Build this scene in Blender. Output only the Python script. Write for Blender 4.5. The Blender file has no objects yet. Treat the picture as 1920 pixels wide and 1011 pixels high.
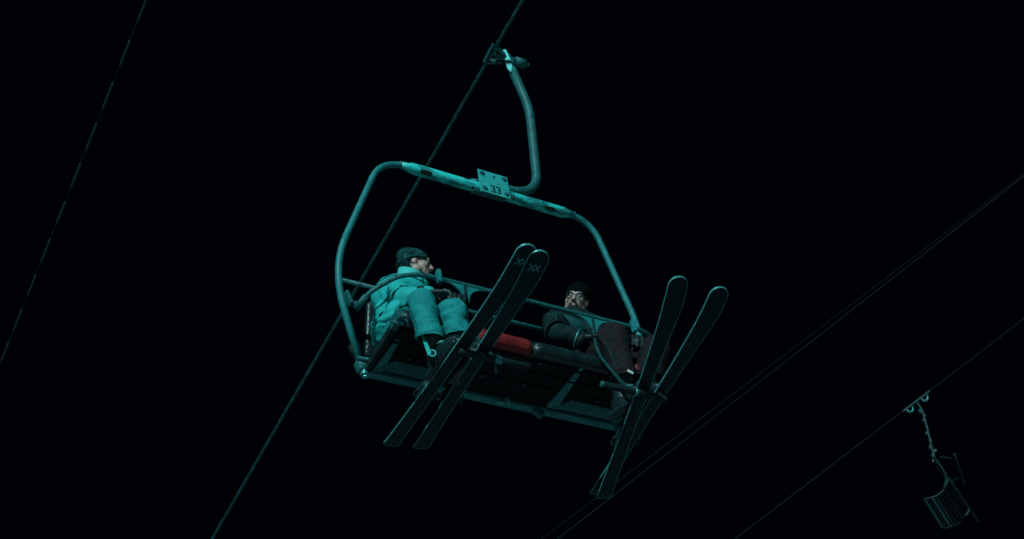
import bpy, bmesh, math, random
from mathutils import Vector, Matrix, Quaternion, noise

random.seed(7)
scene = bpy.context.scene
COL = scene.collection
R = math.radians
V = Vector

# ------------------------------------------------------------------ camera
cam_d = bpy.data.cameras.new('camera')
cam = bpy.data.objects.new('camera', cam_d)
COL.objects.link(cam)
cx = V((0.8778529520354946, -0.4575462210602484, -0.14151201431700014))
cy = V((0.23275214192327237, 0.665809327265566, -0.708889540165676))
cz = V((0.41856974930433927, 0.5893635510613634, 0.6909775464135155))
m = Matrix((cx, -cy, -cz)).transposed().to_4x4()
m.translation = V((-3.2057938885774084, -4.899307025201958, -4.646060455353872))
cam.matrix_world = m
cam_d.sensor_width = 36.0
cam_d.lens = 2500.0 / 1920.0 * 36.0
cam_d.clip_end = 2000.0
scene.camera = cam

# ------------------------------------------------------------------ night sky and floodlight
world = bpy.data.worlds.new('World')
scene.world = world
world.use_nodes = True
bg = world.node_tree.nodes['Background']
bg.inputs['Color'].default_value = (0.0001, 0.0005, 0.0016, 1)
bg.inputs['Strength'].default_value = 1.0

sun_d = bpy.data.lights.new('sun', 'SUN')
sun_d.energy = 2.6
sun_d.angle = R(0.8)
sun_d.color = (0.55, 0.96, 1.0)
sun = bpy.data.objects.new('sun', sun_d)
COL.objects.link(sun)
TO_LIGHT = V((-0.62, -0.68, 0.36)).normalized()
sun.rotation_euler = TO_LIGHT.to_track_quat('Z', 'Y').to_euler()

scene.view_settings.view_transform = 'Standard'
scene.view_settings.look = 'None'
scene.view_settings.exposure = 0.0
scene.view_settings.gamma = 1.0

# ------------------------------------------------------------------ materials
def mat(name, color, color2=None, rough=0.6, metal=0.0, scale=8.0, contrast=(0.4, 0.6),
        bump=0.0, bscale=60.0, stretch=(1, 1, 1), detail=6.0, spec=0.5, rough2=None, chips=None):
    mt = bpy.data.materials.new(name)
    mt.use_nodes = True
    nt = mt.node_tree
    b = nt.nodes['Principled BSDF']
    b.inputs['Roughness'].default_value = rough
    b.inputs['Metallic'].default_value = metal
    b.inputs['Specular IOR Level'].default_value = spec
    tc = nt.nodes.new('ShaderNodeTexCoord')
    mp = nt.nodes.new('ShaderNodeMapping')
    mp.inputs['Scale'].default_value = stretch
    nt.links.new(tc.outputs['Object'], mp.inputs['Vector'])
    if color2 is None:
        color2 = tuple(c * 0.7 for c in color)
    nz = nt.nodes.new('ShaderNodeTexNoise')
    nz.inputs['Scale'].default_value = scale
    nz.inputs['Detail'].default_value = detail
    nt.links.new(mp.outputs['Vector'], nz.inputs['Vector'])
    cr = nt.nodes.new('ShaderNodeValToRGB')
    cr.color_ramp.elements[0].position = contrast[0]
    cr.color_ramp.elements[1].position = contrast[1]
    cr.color_ramp.elements[0].color = (*color2, 1)
    cr.color_ramp.elements[1].color = (*color, 1)
    nt.links.new(nz.outputs['Fac'], cr.inputs['Fac'])
    if chips is None:
        nt.links.new(cr.outputs['Color'], b.inputs['Base Color'])
    else:
        last = cr.outputs['Color']
        for (csc, lo, hi, ccol) in chips:
            n3 = nt.nodes.new('ShaderNodeTexNoise')
            n3.inputs['Scale'].default_value = csc
            n3.inputs['Detail'].default_value = 8
            n3.inputs['Roughness'].default_value = .7
            nt.links.new(tc.outputs['Object'], n3.inputs['Vector'])
            c3 = nt.nodes.new('ShaderNodeValToRGB')
            c3.color_ramp.elements[0].position = lo
            c3.color_ramp.elements[1].position = hi
            nt.links.new(n3.outputs['Fac'], c3.inputs['Fac'])
            mx = nt.nodes.new('ShaderNodeMix')
            mx.data_type = 'RGBA'
            nt.links.new(c3.outputs['Color'], mx.inputs[0])
            nt.links.new(last, mx.inputs[6])
            mx.inputs[7].default_value = (*ccol, 1)
            last = mx.outputs[2]
        nt.links.new(last, b.inputs['Base Color'])
    if rough2 is not None:
        mr = nt.nodes.new('ShaderNodeMapRange')
        mr.inputs['To Min'].default_value = rough2
        mr.inputs['To Max'].default_value = rough
        nt.links.new(nz.outputs['Fac'], mr.inputs['Value'])
        nt.links.new(mr.outputs['Result'], b.inputs['Roughness'])
    if bump > 0:
        n2 = nt.nodes.new('ShaderNodeTexNoise')
        n2.inputs['Scale'].default_value = bscale
        n2.inputs['Detail'].default_value = 4
        nt.links.new(mp.outputs['Vector'], n2.inputs['Vector'])
        bp = nt.nodes.new('ShaderNodeBump')
        bp.inputs['Strength'].default_value = bump
        bp.inputs['Distance'].default_value = 0.01
        nt.links.new(n2.outputs['Fac'], bp.inputs['Height'])
        nt.links.new(bp.outputs['Normal'], b.inputs['Normal'])
    return mt

M = {}
M['paint'] = mat('teal_paint', (0.014, 0.25, 0.26), (0.010, 0.18, 0.19), 0.5, 0.0, 22, (0.35, 0.65), 0.15, 120, chips=((17, .60, .63, (.006, .075, .08)), (26, .64, .66, (.05, .46, .45))))
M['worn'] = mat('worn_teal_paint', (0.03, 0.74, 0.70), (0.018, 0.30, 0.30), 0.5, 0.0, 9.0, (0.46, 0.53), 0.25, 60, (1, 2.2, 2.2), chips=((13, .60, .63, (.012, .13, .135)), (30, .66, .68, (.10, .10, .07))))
M['plate'] = mat('plate_paint', (0.035, 0.47, 0.455), (0.028, 0.36, 0.35), 0.5, 0.0, 26, (0.35, 0.6), 0.1, 150, chips=((11, .60, .66, (.022, .20, .20)), (24, .66, .68, (.20, .16, .12))))
M['frame'] = mat('dark_teal_paint', (0.010, 0.16, 0.168), (0.007, 0.10, 0.106), 0.55, 0.0, 14, (0.38, 0.62), 0.2, 90, chips=((14, .60, .63, (.004, .05, .055)), (22, .65, .67, (.03, .36, .36)), (9, .68, .70, (.07, .04, .03))))
M['steel'] = mat('galvanised_steel', (0.09, 0.40, 0.40), (0.05, 0.24, 0.25), 0.38, 0.6, 40, (0.35, 0.65), 0.2, 150)
M['dark'] = mat('dark_rubber', (0.012, 0.03, 0.034), (0.006, 0.016, 0.018), 0.6, 0, 30, (0.3, 0.7), 0.3, 120, spec=0.2)
M['post'] = mat('dull_dark_paint', (0.006, 0.075, 0.08), (0.004, 0.045, 0.05), 0.6, 0, 20, spec=.2)
M['hole_shade'] = mat('recess_shade', (0.006, 0.02, 0.022), None, 0.8)  # shade inside slots and holes put into the colour
M['ink'] = mat('dark_plate_paint', (0.006, 0.05, 0.052), None, 0.6)
M['pan'] = mat('black_seat_pan', (0.004, 0.015, 0.018), (0.002, 0.008, 0.010), 0.7, 0, 20, (0.3, 0.7), 0.2, 60, spec=0.15)
M['vinyl'] = mat('black_vinyl', (0.012, 0.032, 0.036), (0.005, 0.014, 0.016), 0.35, 0, 12, (0.35, 0.65), 0.8, 26)
M['red'] = mat('red_vinyl', (0.32, 0.02, 0.022), (0.20, 0.015, 0.017), 0.5, 0, 18, (0.3, 0.7), 0.6, 40, spec=0.25)
M['rope'] = mat('steel_rope', (0.025, 0.14, 0.15), (0.010, 0.05, 0.055), 0.5, 0.3, 25, (0.35, 0.65))
M['wire_light'] = mat('lit_strand', (0.008, 0.06, 0.065), (0.006, 0.045, 0.05), 0.6, 0, 6)  # lit turns of the twisted line, painted pale
M['wire_dark'] = mat('dark_strand', (0.003, 0.02, 0.022), None, 0.7, spec=0.1)
M['rope_far'] = mat('dimmed_far_rope', (0.0035, 0.017, 0.019), (0.001, 0.005, 0.006), 0.7, 0, 0.25, spec=0.2)  # light lost over distance put into the rope colour
M['far'] = mat('dimmed_far_steel', (0.008, 0.048, 0.052), (0.004, 0.022, 0.025), 0.6, 0, 6, (0.35, 0.65))  # distant chair dimmed through its colour, as light falls off
M['far_dark'] = mat('dimmed_far_slat', (0.006, 0.028, 0.031), (0.003, 0.014, 0.016), 0.7, 0, 6, (0.35, 0.65), stretch=(1, 6, 6), spec=0.2)  # same light falloff put into the slat colour
M['far_bright'] = mat('lit_clamp_steel', (0.03, 0.22, 0.23), (0.02, 0.12, 0.12), 0.4, 0.3, 12)  # lit tone painted on the hooks and some slats
M['base'] = mat('ski_base', (0.007, 0.036, 0.048), (0.002, 0.013, 0.019), 0.38, 0, 3, (0.38, 0.72), 0.05, 200, (.35, 28, 1), spec=0.12)
M['edge'] = mat('ski_edge_steel', (0.12, 0.55, 0.54), (0.07, 0.34, 0.34), 0.35, 0.4, 50)
M['topsheet'] = mat('ski_topsheet', (0.02, 0.06, 0.07), None, 0.3, spec=0.2)
M['logo'] = mat('ski_logo_print', (0.03, 0.30, 0.31), (0.02, 0.21, 0.22), 0.5)
M['binding'] = mat('binding_plastic', (0.015, 0.035, 0.04), None, 0.4)
M['boot'] = mat('boot_plastic', (0.012, 0.034, 0.04), (0.006, 0.02, 0.024), 0.35, 0, 20)
M['buckle'] = mat('boot_buckle', (0.10, 0.45, 0.44), (0.06, 0.3, 0.3), 0.35, 0.4, 50)
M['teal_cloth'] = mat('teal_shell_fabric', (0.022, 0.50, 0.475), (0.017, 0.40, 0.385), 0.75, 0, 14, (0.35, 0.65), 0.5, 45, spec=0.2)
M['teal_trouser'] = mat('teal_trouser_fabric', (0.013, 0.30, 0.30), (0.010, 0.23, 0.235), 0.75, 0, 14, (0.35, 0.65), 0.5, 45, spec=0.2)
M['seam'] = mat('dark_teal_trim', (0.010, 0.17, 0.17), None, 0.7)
M['seam_dark'] = mat('seam_thread', (0.008, 0.11, 0.112), None, 0.8, spec=.1)
M['collar'] = mat('pale_collar_fabric', (0.07, 0.62, 0.58), (0.06, 0.54, 0.51), 0.8)
M['black_cloth'] = mat('black_fleece', (0.008, 0.022, 0.025), (0.005, 0.014, 0.016), 0.9, 0, 30, bump=0.4, bscale=90, spec=0.1)
M['beanie'] = mat('knitted_wool', (0.012, 0.10, 0.102), (0.004, 0.026, 0.028), 0.9, 0, 26, (0.44, 0.58), 0.9, 70, (1, 1, 2.5), spec=0.15)
M['beanie_black'] = mat('black_knitted_wool', (0.0012, 0.004, 0.005), None, 0.95, 0, 40, bump=0.8, bscale=80, spec=0.08)
M['dark_jacket'] = mat('dark_teal_jacket_fabric', (0.006, 0.032, 0.034), (0.004, 0.014, 0.015), 0.7, 0, 9, (0.4, 0.6), 0.5, 40, spec=0.2)
M['panel'] = mat('slate_jacket_panel', (0.012, 0.085, 0.088), (0.01, 0.062, 0.066), 0.7, 0, 14, spec=0.2)
M['brown_trouser'] = mat('dark_red_trouser_fabric', (0.030, 0.017, 0.018), (0.010, 0.016, 0.017), 0.8, 0, 26, (0.35, 0.65), 0.5, 45, spec=0.1)
M['skin'] = mat('skin', (0.54, 0.34, 0.28), (0.46, 0.28, 0.23), 0.55, 0, 30, bump=0.1, bscale=120)
M['eye'] = mat('eye_white', (0.2, 0.2, 0.19), None, 0.2)
M['beard'] = mat('dark_hair', (0.02, 0.018, 0.016), (0.010, 0.010, 0.009), 0.8, 0, 60, bump=0.8, bscale=90)
M['lens'] = mat('glasses_rim', (0.012, 0.06, 0.065), None, 0.3)
M['glove'] = mat('black_glove_leather', (0.008, 0.022, 0.025), (0.004, 0.012, 0.013), 0.5, 0, 24, bump=0.4, bscale=50)
M['hill'] = mat('bounce_hillside', (0.62, 0.66, 0.68), (0.16, 0.17, 0.17), 0.9, 0, 0.8, (0.3, 0.7), 0.6, 3, spec=0.1)  # unseen ground; snow tone chosen to bounce light onto undersides
M['reflect'] = mat('reflective_tape', (0.85, 0.9, 0.88), (0.7, 0.8, 0.8), 0.25)
M['redtrim'] = mat('red_trim', (0.13, 0.018, 0.018), None, 0.6)

# ------------------------------------------------------------------ mesh helpers
def link(name, bm, material, parent=None, smooth=True):
    me = bpy.data.meshes.new(name)
    bmesh.ops.recalc_face_normals(bm, faces=bm.faces[:])
    bm.to_mesh(me)
    bm.free()
    me.materials.append(M[material] if isinstance(material, str) else material)
    if smooth:
        for p in me.polygons:
            p.use_smooth = True
    o = bpy.data.objects.new(name, me)
    COL.objects.link(o)
    if parent is not None:
        o.parent = parent
    return o

def empty(name, loc, label, cat, group=None):
    o = bpy.data.objects.new(name, None)
    o.empty_display_size = 0.1
    COL.objects.link(o)
    o.location = loc
    tag(o, label, cat, group)
    return o

def tag(o, label, cat, group=None):
    o['label'] = label
    o['category'] = cat
    if group:
        o['group'] = group
    return o

def fillet(pts, rads, n=8):
    """round the inner corners of a polyline"""
    pts = [V(p) for p in pts]
    if not isinstance(rads, (list, tuple)):
        rads = [rads] * (len(pts) - 2)
    out = [pts[0]]
    for i in range(1, len(pts) - 1):
        a, b, c = pts[i - 1], pts[i], pts[i + 1]
        r = rads[i - 1]
        d1 = min(r, (a - b).length * 0.48)
        d2 = min(r, (c - b).length * 0.48)
        p1 = b + (a - b).normalized() * d1
        p2 = b + (c - b).normalized() * d2
        for k in range(n + 1):
            t = k / n
            out.append(p1 * (1 - t) ** 2 + b * 2 * t * (1 - t) + p2 * t * t)
    out.append(pts[-1])
    return out

def sweep(bm, pts, r, seg=12, caps=True, prof=None, up=None, twist=0.0):
    """tube along a polyline; r number or list; prof = optional 2D outline"""
    pts = [V(p) for p in pts]
    n = len(pts)
    rs = r if isinstance(r, (list, tuple)) else [r] * n
    tans = []
    for i in range(n):
        a = pts[max(i - 1, 0)]
        b = pts[min(i + 1, n - 1)]
        tans.append((b - a).normalized())
    t0 = tans[0]
    ref = V(up) if up is not None else (V((0, 0, 1)) if abs(t0.z) < 0.9 else V((0, 1, 0)))
    u = (ref - t0 * ref.dot(t0)).normalized()
    rings = []
    if prof is None:
        prof = [(math.cos(2 * math.pi * k / seg), math.sin(2 * math.pi * k / seg)) for k in range(seg)]
    dist = 0.0
    for i in range(n):
        t = tans[i]
        u = (u - t * u.dot(t)).normalized()
        w = t.cross(u)
        if i:
            dist += (pts[i] - pts[i - 1]).length
        ca, sa = math.cos(dist * twist), math.sin(dist * twist)
        ring = []
        for (a, b) in prof:
            a2, b2 = a * ca - b * sa, a * sa + b * ca
            ring.append(bm.verts.new(pts[i] + (u * a2 + w * b2) * rs[i]))
        rings.append(ring)
    k = len(prof)
    for i in range(n - 1):
        for j in range(k):
            bm.faces.new((rings[i][j], rings[i][(j + 1) % k], rings[i + 1][(j + 1) % k], rings[i + 1][j]))
    if caps:
        bm.faces.new(rings[0][::-1])
        bm.faces.new(rings[-1])
    return bm

def tube(name, pts, r, material, parent, seg=12, **kw):
    bm = bmesh.new()
    sweep(bm, pts, r, seg, **kw)
    return link(name, bm, material, parent)

def cyl(bm, a, b, r1, r2=None, seg=14):
    return sweep(bm, [V(a), V(b)], [r1, r1 if r2 is None else r2], seg)

def box(bm, c, half, rot=None, bevel=0.0):
    r = bmesh.ops.create_cube(bm, size=1.0)
    vs = r['verts']
    mtx = Matrix.Diagonal((half[0] * 2, half[1] * 2, half[2] * 2, 1))
    if rot is not None:
        mtx = rot.to_4x4() @ mtx
    mtx = Matrix.Translation(V(c)) @ mtx
    bmesh.ops.transform(bm, matrix=mtx, verts=vs)
    if bevel > 0:
        es = list({e for v in vs for e in v.link_edges})
        bmesh.ops.bevel(bm, geom=es, offset=bevel, segments=2, affect='EDGES', profile=0.6)
    return bm

def prism(bm, poly, depth_vec):
    """extrude a 3D polygon along a vector"""
    d = V(depth_vec)
    a = [bm.verts.new(V(p)) for p in poly]
    b = [bm.verts.new(V(p) + d) for p in poly]
    bm.faces.new(a)
    bm.faces.new(b[::-1])
    n = len(a)
    for i in range(n):
        bm.faces.new((a[i], a[(i + 1) % n], b[(i + 1) % n], b[i]))
    return bm

def ball(bm, c, rad, rot=None, sub=3):
    r = bmesh.ops.create_icosphere(bm, subdivisions=sub, radius=1.0)
    rad = (rad, rad, rad) if not isinstance(rad, (tuple, list)) else rad
    mtx = Matrix.Diagonal((*rad, 1))
    if rot is not None:
        mtx = rot.to_4x4() @ mtx
    bmesh.ops.transform(bm, matrix=Matrix.Translation(V(c)) @ mtx, verts=r['verts'])

def limb(bm, chain, seg=16, flat_end=False):
    """tapering capsule chain: [(point, radius), ...]"""
    for i, (p, r) in enumerate(chain):
        if i < len(chain) - 1 or not flat_end:
            ball(bm, p, r, sub=3)
    for (p, r), (q, s) in zip(chain, chain[1:]):
        sweep(bm, [V(p), V(q)], [r, s], seg)

def fuse(name, bm, material, parent, voxel=0.008, smooth_it=4, disp=None, cuts=None):
    """merge overlapping shapes into one continuous skin"""
    me = bpy.data.meshes.new('tmp')
    bm.to_mesh(me)
    bm.free()
    o = bpy.data.objects.new('tmp', me)
    COL.objects.link(o)
    md = o.modifiers.new('r', 'REMESH')
    md.mode = 'VOXEL'
    md.voxel_size = voxel
    if smooth_it:
        ms = o.modifiers.new('s', 'SMOOTH')
        ms.factor = 0.5
        ms.iterations = smooth_it
    dg = bpy.context.evaluated_depsgraph_get()
    dg.update()
    me2 = bpy.data.meshes.new_from_object(o.evaluated_get(dg))
    me2.name = name
    bpy.data.objects.remove(o)
    bpy.data.meshes.remove(me)
    if disp:
        nrm = [v.normal.copy() for v in me2.vertices]
        for v, nn in zip(me2.vertices, nrm):
            v.co += nn * disp(v.co)
    if cuts:
        b2 = bmesh.new()
        b2.from_mesh(me2)
        for (co, no, test) in cuts:
            fs = [f for f in b2.faces if test(f.calc_center_median())]
            vs = {v for f in fs for v in f.verts}
            es = {e for f in fs for e in f.edges}
            bmesh.ops.bisect_plane(b2, geom=list(vs) + list(es) + fs, plane_co=V(co), plane_no=V(no), clear_outer=True)
        b2.to_mesh(me2)
        b2.free()
    me2.materials.clear()
    me2.materials.append(M[material])
    for p in me2.polygons:
        p.use_smooth = True
    ob = bpy.data.objects.new(name, me2)
    COL.objects.link(ob)
    ob.parent = parent
    return ob

# ------------------------------------------------------------------ ground (unseen hillside below the lift, added for bounce light)
bm = bmesh.new()
G = 60
for i in range(G + 1):
    for j in range(G + 1):
        x = (i / G - 0.5) * 900
        y = (j / G - 0.5) * 900
        near = math.exp(-((x + 3) ** 2 + (y + 5) ** 2) / 900)
        z = -6.4 - 0.12 * (y + 4.9) + 1.4 * noise.noise(V((x * 0.02, y * 0.02, 0))) * (1 - near)
        bm.verts.new((x, y, z))
bm.verts.ensure_lookup_table()
for i in range(G):
    for j in range(G):
        a = i * (G + 1) + j
        bm.faces.new((bm.verts[a], bm.verts[a + G + 1], bm.verts[a + G + 2], bm.verts[a + 1]))
hill = link('hillside', bm, 'hill')
hill['kind'] = 'structure'

# ------------------------------------------------------------------ chair: frame
chair = empty('chairlift_chair', (0, 0, 0),
              'large teal painted chairlift chair number 33 carrying two seated skiers', 'chairlift chair')

bail_pts = fillet([(-.816, 0, 0), (-1.029, -.173, .523), (-.728, -.312, 1.399), (.728, -.312, 1.399),
                   (1.029, -.173, .523), (.816, 0, 0)], [.26, .17, .17, .26], 10)
tube('bail', bail_pts, .0200, 'paint', chair, 14)

# thick top tube sleeved over the bail
tt = tube('top_tube', [(-.60, -.312, 1.399), (-.555, -.312, 1.399), (-.53, -.312, 1.398), (.53, -.312, 1.398),
                       (.555, -.312, 1.399), (.60, -.312, 1.399)], [.022, .027, .035, .035, .027, .022], 'worn', chair, 18)
view = V((-.43, -.66, -.62)).normalized()
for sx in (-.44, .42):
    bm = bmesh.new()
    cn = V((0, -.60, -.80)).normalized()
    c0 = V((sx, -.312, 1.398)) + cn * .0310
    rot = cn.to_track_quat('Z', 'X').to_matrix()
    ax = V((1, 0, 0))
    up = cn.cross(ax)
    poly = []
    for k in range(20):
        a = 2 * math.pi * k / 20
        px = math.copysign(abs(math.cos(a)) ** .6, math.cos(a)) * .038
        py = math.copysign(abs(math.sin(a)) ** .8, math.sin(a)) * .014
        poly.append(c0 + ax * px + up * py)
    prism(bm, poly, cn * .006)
    link('slot_shade', bm, 'hole_shade', tt, smooth=False)  # dark oval plate in place of the shade inside the slot

for sx in (-1, 1):
    bm = bmesh.new()
    for k in range(22):
        a = 2 * math.pi * k / 22
        ball(bm, (sx * (.606 + .002 * math.sin(5 * a)), -.312 + .0215 * math.cos(a), 1.399 + .0215 * math.sin(a)), .0052, sub=1)
    fuse('weld_bead', bm, 'frame', tt, .003, 1)

# hanger: base tube runs behind the plate, turns up to the rope
hg = tube('hanger', fillet([(-.095, -.268, 1.484), (.392, -.280, 1.535), (.388, -.40, 2.275), (.252, -.46, 2.725)],
                           [.20, .10], 14), .0305, 'frame', chair, 18)
bm = bmesh.new()
d = (V((.252, -.46, 2.725)) - V((.388, -.40, 2.275))).normalized()
a0 = V((.252, -.46, 2.725))
# bright plate on the hanger top: a highlight put into colour and shape
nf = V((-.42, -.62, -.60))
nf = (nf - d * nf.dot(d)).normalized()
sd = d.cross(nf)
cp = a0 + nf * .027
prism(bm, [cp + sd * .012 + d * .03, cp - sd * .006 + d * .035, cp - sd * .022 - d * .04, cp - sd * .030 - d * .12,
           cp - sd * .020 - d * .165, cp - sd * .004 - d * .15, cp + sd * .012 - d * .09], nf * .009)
link('hanger_glint', bm, 'worn', hg, smooth=False)

# grip
grip_c = V((.132, -.46, 2.69))
gr = tube('grip', [(.16, -.46, 2.694), (.30, -.46, 2.70), (.345, -.46, 2.70)], .022, 'frame', chair, 14)
bm = bmesh.new()
cyl(bm, (.318, -.46, 2.70), (.392, -.46, 2.702), .034)
cyl(bm, (.392, -.46, 2.702), (.402, -.46, 2.702), .024)
link('spring_housing', bm, 'frame', gr)
bm = bmesh.new()
cyl(bm, (.402, -.46, 2.702), (.422, -.46, 2.702), .016, None, 6)
link('nut', bm, 'frame', gr, smooth=False)
RD = V((-.0443, 1, -.12)).normalized()          # rope direction (downhill)
for s, nm in ((-1, 'jaw'), (1, 'jaw')):
    bm = bmesh.new()
    q = grip_c + RD * (.055 * s)
    prism(bm, [q + V((-.018, 0, -.020)), q + V((-.018, 0, .024)), q + V((.03, 0, .026)), q + V((.10, -.030 * s, .022)),
               q + V((.10, -.030 * s, -.010)), q + V((.03, 0, -.014))], RD * .014)
    link(nm, bm, 'frame', gr, smooth=False)
bm = bmesh.new()
q = grip_c + V((-.024, 0, -.004))
box(bm, q, (.006, .075, .014), Matrix.Rotation(-.12, 3, 'X'), .004)
link('jaw_plate', bm, 'frame', gr, smooth=False)

# clamp that holds hanger to the top tube and the number plate in front
cl = empty_clamp = None
bm = bmesh.new()
box(bm, (0, -.318, 1.357), (.09, .020, .005), None, .002)
link('clamp_plate', bm, 'frame', chair, smooth=False)
bm = bmesh.new()
box(bm, (-.015, -.318, 1.342), (.112, .016, .003), None, .001)
link('clamp_plate', bm, 'frame', chair, smooth=False)
bm = bmesh.new()
box(bm, (.0, -.292, 1.449), (.085, .03, .016), None, .004)
link('saddle_block', bm, 'frame', chair, smooth=False)

PC = V((0.002, -.372, 1.398))
ptilt = Matrix.Rotation(R(2), 3, 'X')
bm = bmesh.new()
box(bm, PC, (.103, .004, .097), ptilt, .002)
plate = link('number_plate', bm, 'plate', chair, smooth=False)
def on_plate(u, v, out=0.0):
    return PC + ptilt @ V((u, -.004 - out, v))
for (u, v) in ((-.076, .066), (.078, .066), (-.072, -.066), (.078, -.066)):
    bm = bmesh.new()
    cyl(bm, on_plate(u, v, -.002), on_plate(u, v, .003), .017, None, 16)
    cyl(bm, on_plate(u, v, .003), on_plate(u, v, .011), .011, None, 6)
    link('bolt', bm, 'frame', plate, smooth=False)
bm = bmesh.new()
cyl(bm, on_plate(.006, .062, -.001), on_plate(.006, .062, .0015), .009, None, 14)
link('hole_shade', bm, 'hole_shade', plate, smooth=False)  # dark disc in place of the shade inside the hole

def digit3(cxp):
    bm = bmesh.new()
    w, h, s = .030, .058, .0095
    z0 = -.082
    for zc in (z0 + s / 2, z0 + h / 2, z0 + h - s / 2):
        wid = w if zc != z0 + h / 2 else w * .75
        box(bm, on_plate(cxp + (w - wid) / 2, zc, .001), (wid / 2, .0012, s / 2), ptilt)
    for zc in (z0 + h * .27, z0 + h * .73):
        box(bm, on_plate(cxp + w / 2 - s / 2, zc, .0012), (s / 2, .0012, h * .2), ptilt)
    return link('digit', bm, 'ink', plate, smooth=False)
digit3(-.016)
digit3(.022)

# ------------------------------------------------------------------ seat
bm = bmesh.new()
prof = [(-.030, -.032), (.030, -.032), (.036, -.02), (.036, .03), (.012, .036), (.0, .02), (-.036, .02), (-.036, -.02)]
sweep(bm, [(-.80, 0, 0), (.82, 0, 0)], 1.0, prof=prof, up=(0, 0, 1))
rb = link('rear_beam', bm, 'paint', chair, smooth=False)
bm = bmesh.new()
cyl(bm, (-.45, -.045, .012), (.80, -.045, .012), .016)
link('rear_rod', bm, 'frame', chair)
for (x0, x1) in ((-.76, -.36), (.33, .79)):
    bm = bmesh.new()
    prism(bm, [(x0, -.045, -.020), (x0 + .08, -.135, -.020), (x1, -.135, -.020), (x1 - .01, -.045, -.020)], (0, 0, -.010))
    link('rear_skirt', bm, 'frame', chair, smooth=False)
for sx in (-1, 1):
    # cast corner joint where the bail meets the beam
    bm = bmesh.new()
    box(bm, (sx * .815, -.002, .010), (.030, .034, .036), Matrix.Rotation(.3 * sx, 3, 'Y'), .016)
    cj = link('corner_joint', bm, 'frame', chair)
    bm = bmesh.new()
    cyl(bm, (sx * .80, -.005, -.052), (sx * .80, -.005, -.022), .026)
    cyl(bm, (sx * .80, -.005, -.066), (sx * .80, -.005, -.05), .014, None, 6)
    link('bolt', bm, 'steel', cj, smooth=False)
    bm = bmesh.new()
    cyl(bm, (sx * .855, -.04, .03), (sx * .775, -.055, .02), .011, None, 8)
    link('pin', bm, 'steel', cj, smooth=False)
    bm = bmesh.new()
    sweep(bm, [(sx * .835, .0, .075), (sx * .868, -.03, .13)], [.034, .030], 14)
    link('collar', bm, 'dark', cj)
def strut(x0, x1, y0, y1, wide=.034):
    bm = bmesh.new()
    prism(bm, [(x0 - wide, y0, -.028), (x0 + wide * .6, y0, -.028), (x1 + .010, y1, -.024), (x1 - .012, y1, -.024)], (0, 0, .02))
    return link('seat_strut', bm, 'paint', chair, smooth=False)
strut(-.73, -.735, -.03, -.29)
strut(.335, .325, -.04, -.40, .042)
strut(.76, .765, -.03, -.36)
# dark angle side rails of the seat
for sx in (-1, 1):
    bm = bmesh.new()
    box(bm, (sx * .795, -.215, -.018), (.014, .20, .022), None, .004)
    link('side_rail', bm, 'dark', chair, smooth=False)
# seat pans and cushions: three seats
bm = bmesh.new()
box(bm, (0, -.215, -.012), (.778, .195, .005), None, .002)
pan = link('seat_pan', bm, 'pan', chair, smooth=False)
for yy in (-.17, -.27, -.36):
    bm = bmesh.new()
    box(bm, (0, yy, -.021), (.765, .011, .0045), None, .002)
    link('rib', bm, 'pan', pan, smooth=False)
for xx in (-.62, -.42, -.18, .08, .55, .70):
    for yy in (-.17, -.36):
        bm = bmesh.new()
        cyl(bm, (xx, yy, -.030), (xx, yy, -.0245), .008, None, 6)
        link('screw', bm, 'frame', pan, smooth=False)
def cushion(x0, x1, material, lab):
    bm = bmesh.new()
    nx, ny = 26, 22
    outl = []
    for k in range(ny):
        t = k / (ny - 1)
        outl.append(t)
    # closed cross-section in y/z with rolled front edge
    cs = [(-.04, .004), (-.20, .004), (-.37, .002), (-.405, -.030), (-.445, -.030), (-.466, -.004), (-.462, .030),
          (-.435, .052), (-.36, .058), (-.20, .052), (-.06, .056), (-.03, .03)]
    dense = []
    for i in range(len(cs)):
        a, b = cs[i], cs[(i + 1) % len(cs)]
        for q in range(3):
            dense.append((a[0] + (b[0] - a[0]) * q / 3, a[1] + (b[1] - a[1]) * q / 3))
    rings = []
    for i in range(nx + 1):
        t = i / nx
        x = x0 + (x1 - x0) * t
        e = min(t, 1 - t) * (x1 - x0)
        k = 1 - .10 * max(0, 1 - e / .03) ** 2
        ring = []
        for (y, z) in dense:
            wob = noise.noise(V((x * 14, y * 9, z * 9 + x0))) * (.006 if y < -.38 else .001)
            ring.append(bm.verts.new((x, -.24 + (y + .24) * k + wob, .018 + (z - .018) * k + wob)))
        rings.append(ring)
    nd = len(dense)
    for i in range(nx):
        for j in range(nd):
            bm.faces.new((rings[i][j], rings[i][(j + 1) % nd], rings[i + 1][(j + 1) % nd], rings[i + 1][j]))
    bm.faces.new(rings[0])
    bm.faces.new(rings[-1][::-1])
    o = link('seat_cushion', bm, material, chair)
    o['label'] = lab
    return o
cushion(-.785, -.355, 'vinyl', 'black vinyl seat cushion under the teal clad skier')
red = cushion(-.345, -.012, 'red', 'dull red vinyl cushion of the empty middle seat')
cushion(-.002, .785, 'vinyl', 'creased black vinyl seat cushion under the dark clad skier')
bm = bmesh.new()
for k in range(16):
    x = -.335 + .02 * k
    box(bm, (x, -.4655, .004 + .002 * math.sin(k)), (.0035, .002, .0012))
st_ = link('stitching', bm, 'steel', red, smooth=False)
st_['kind'] = 'stuff'
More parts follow.
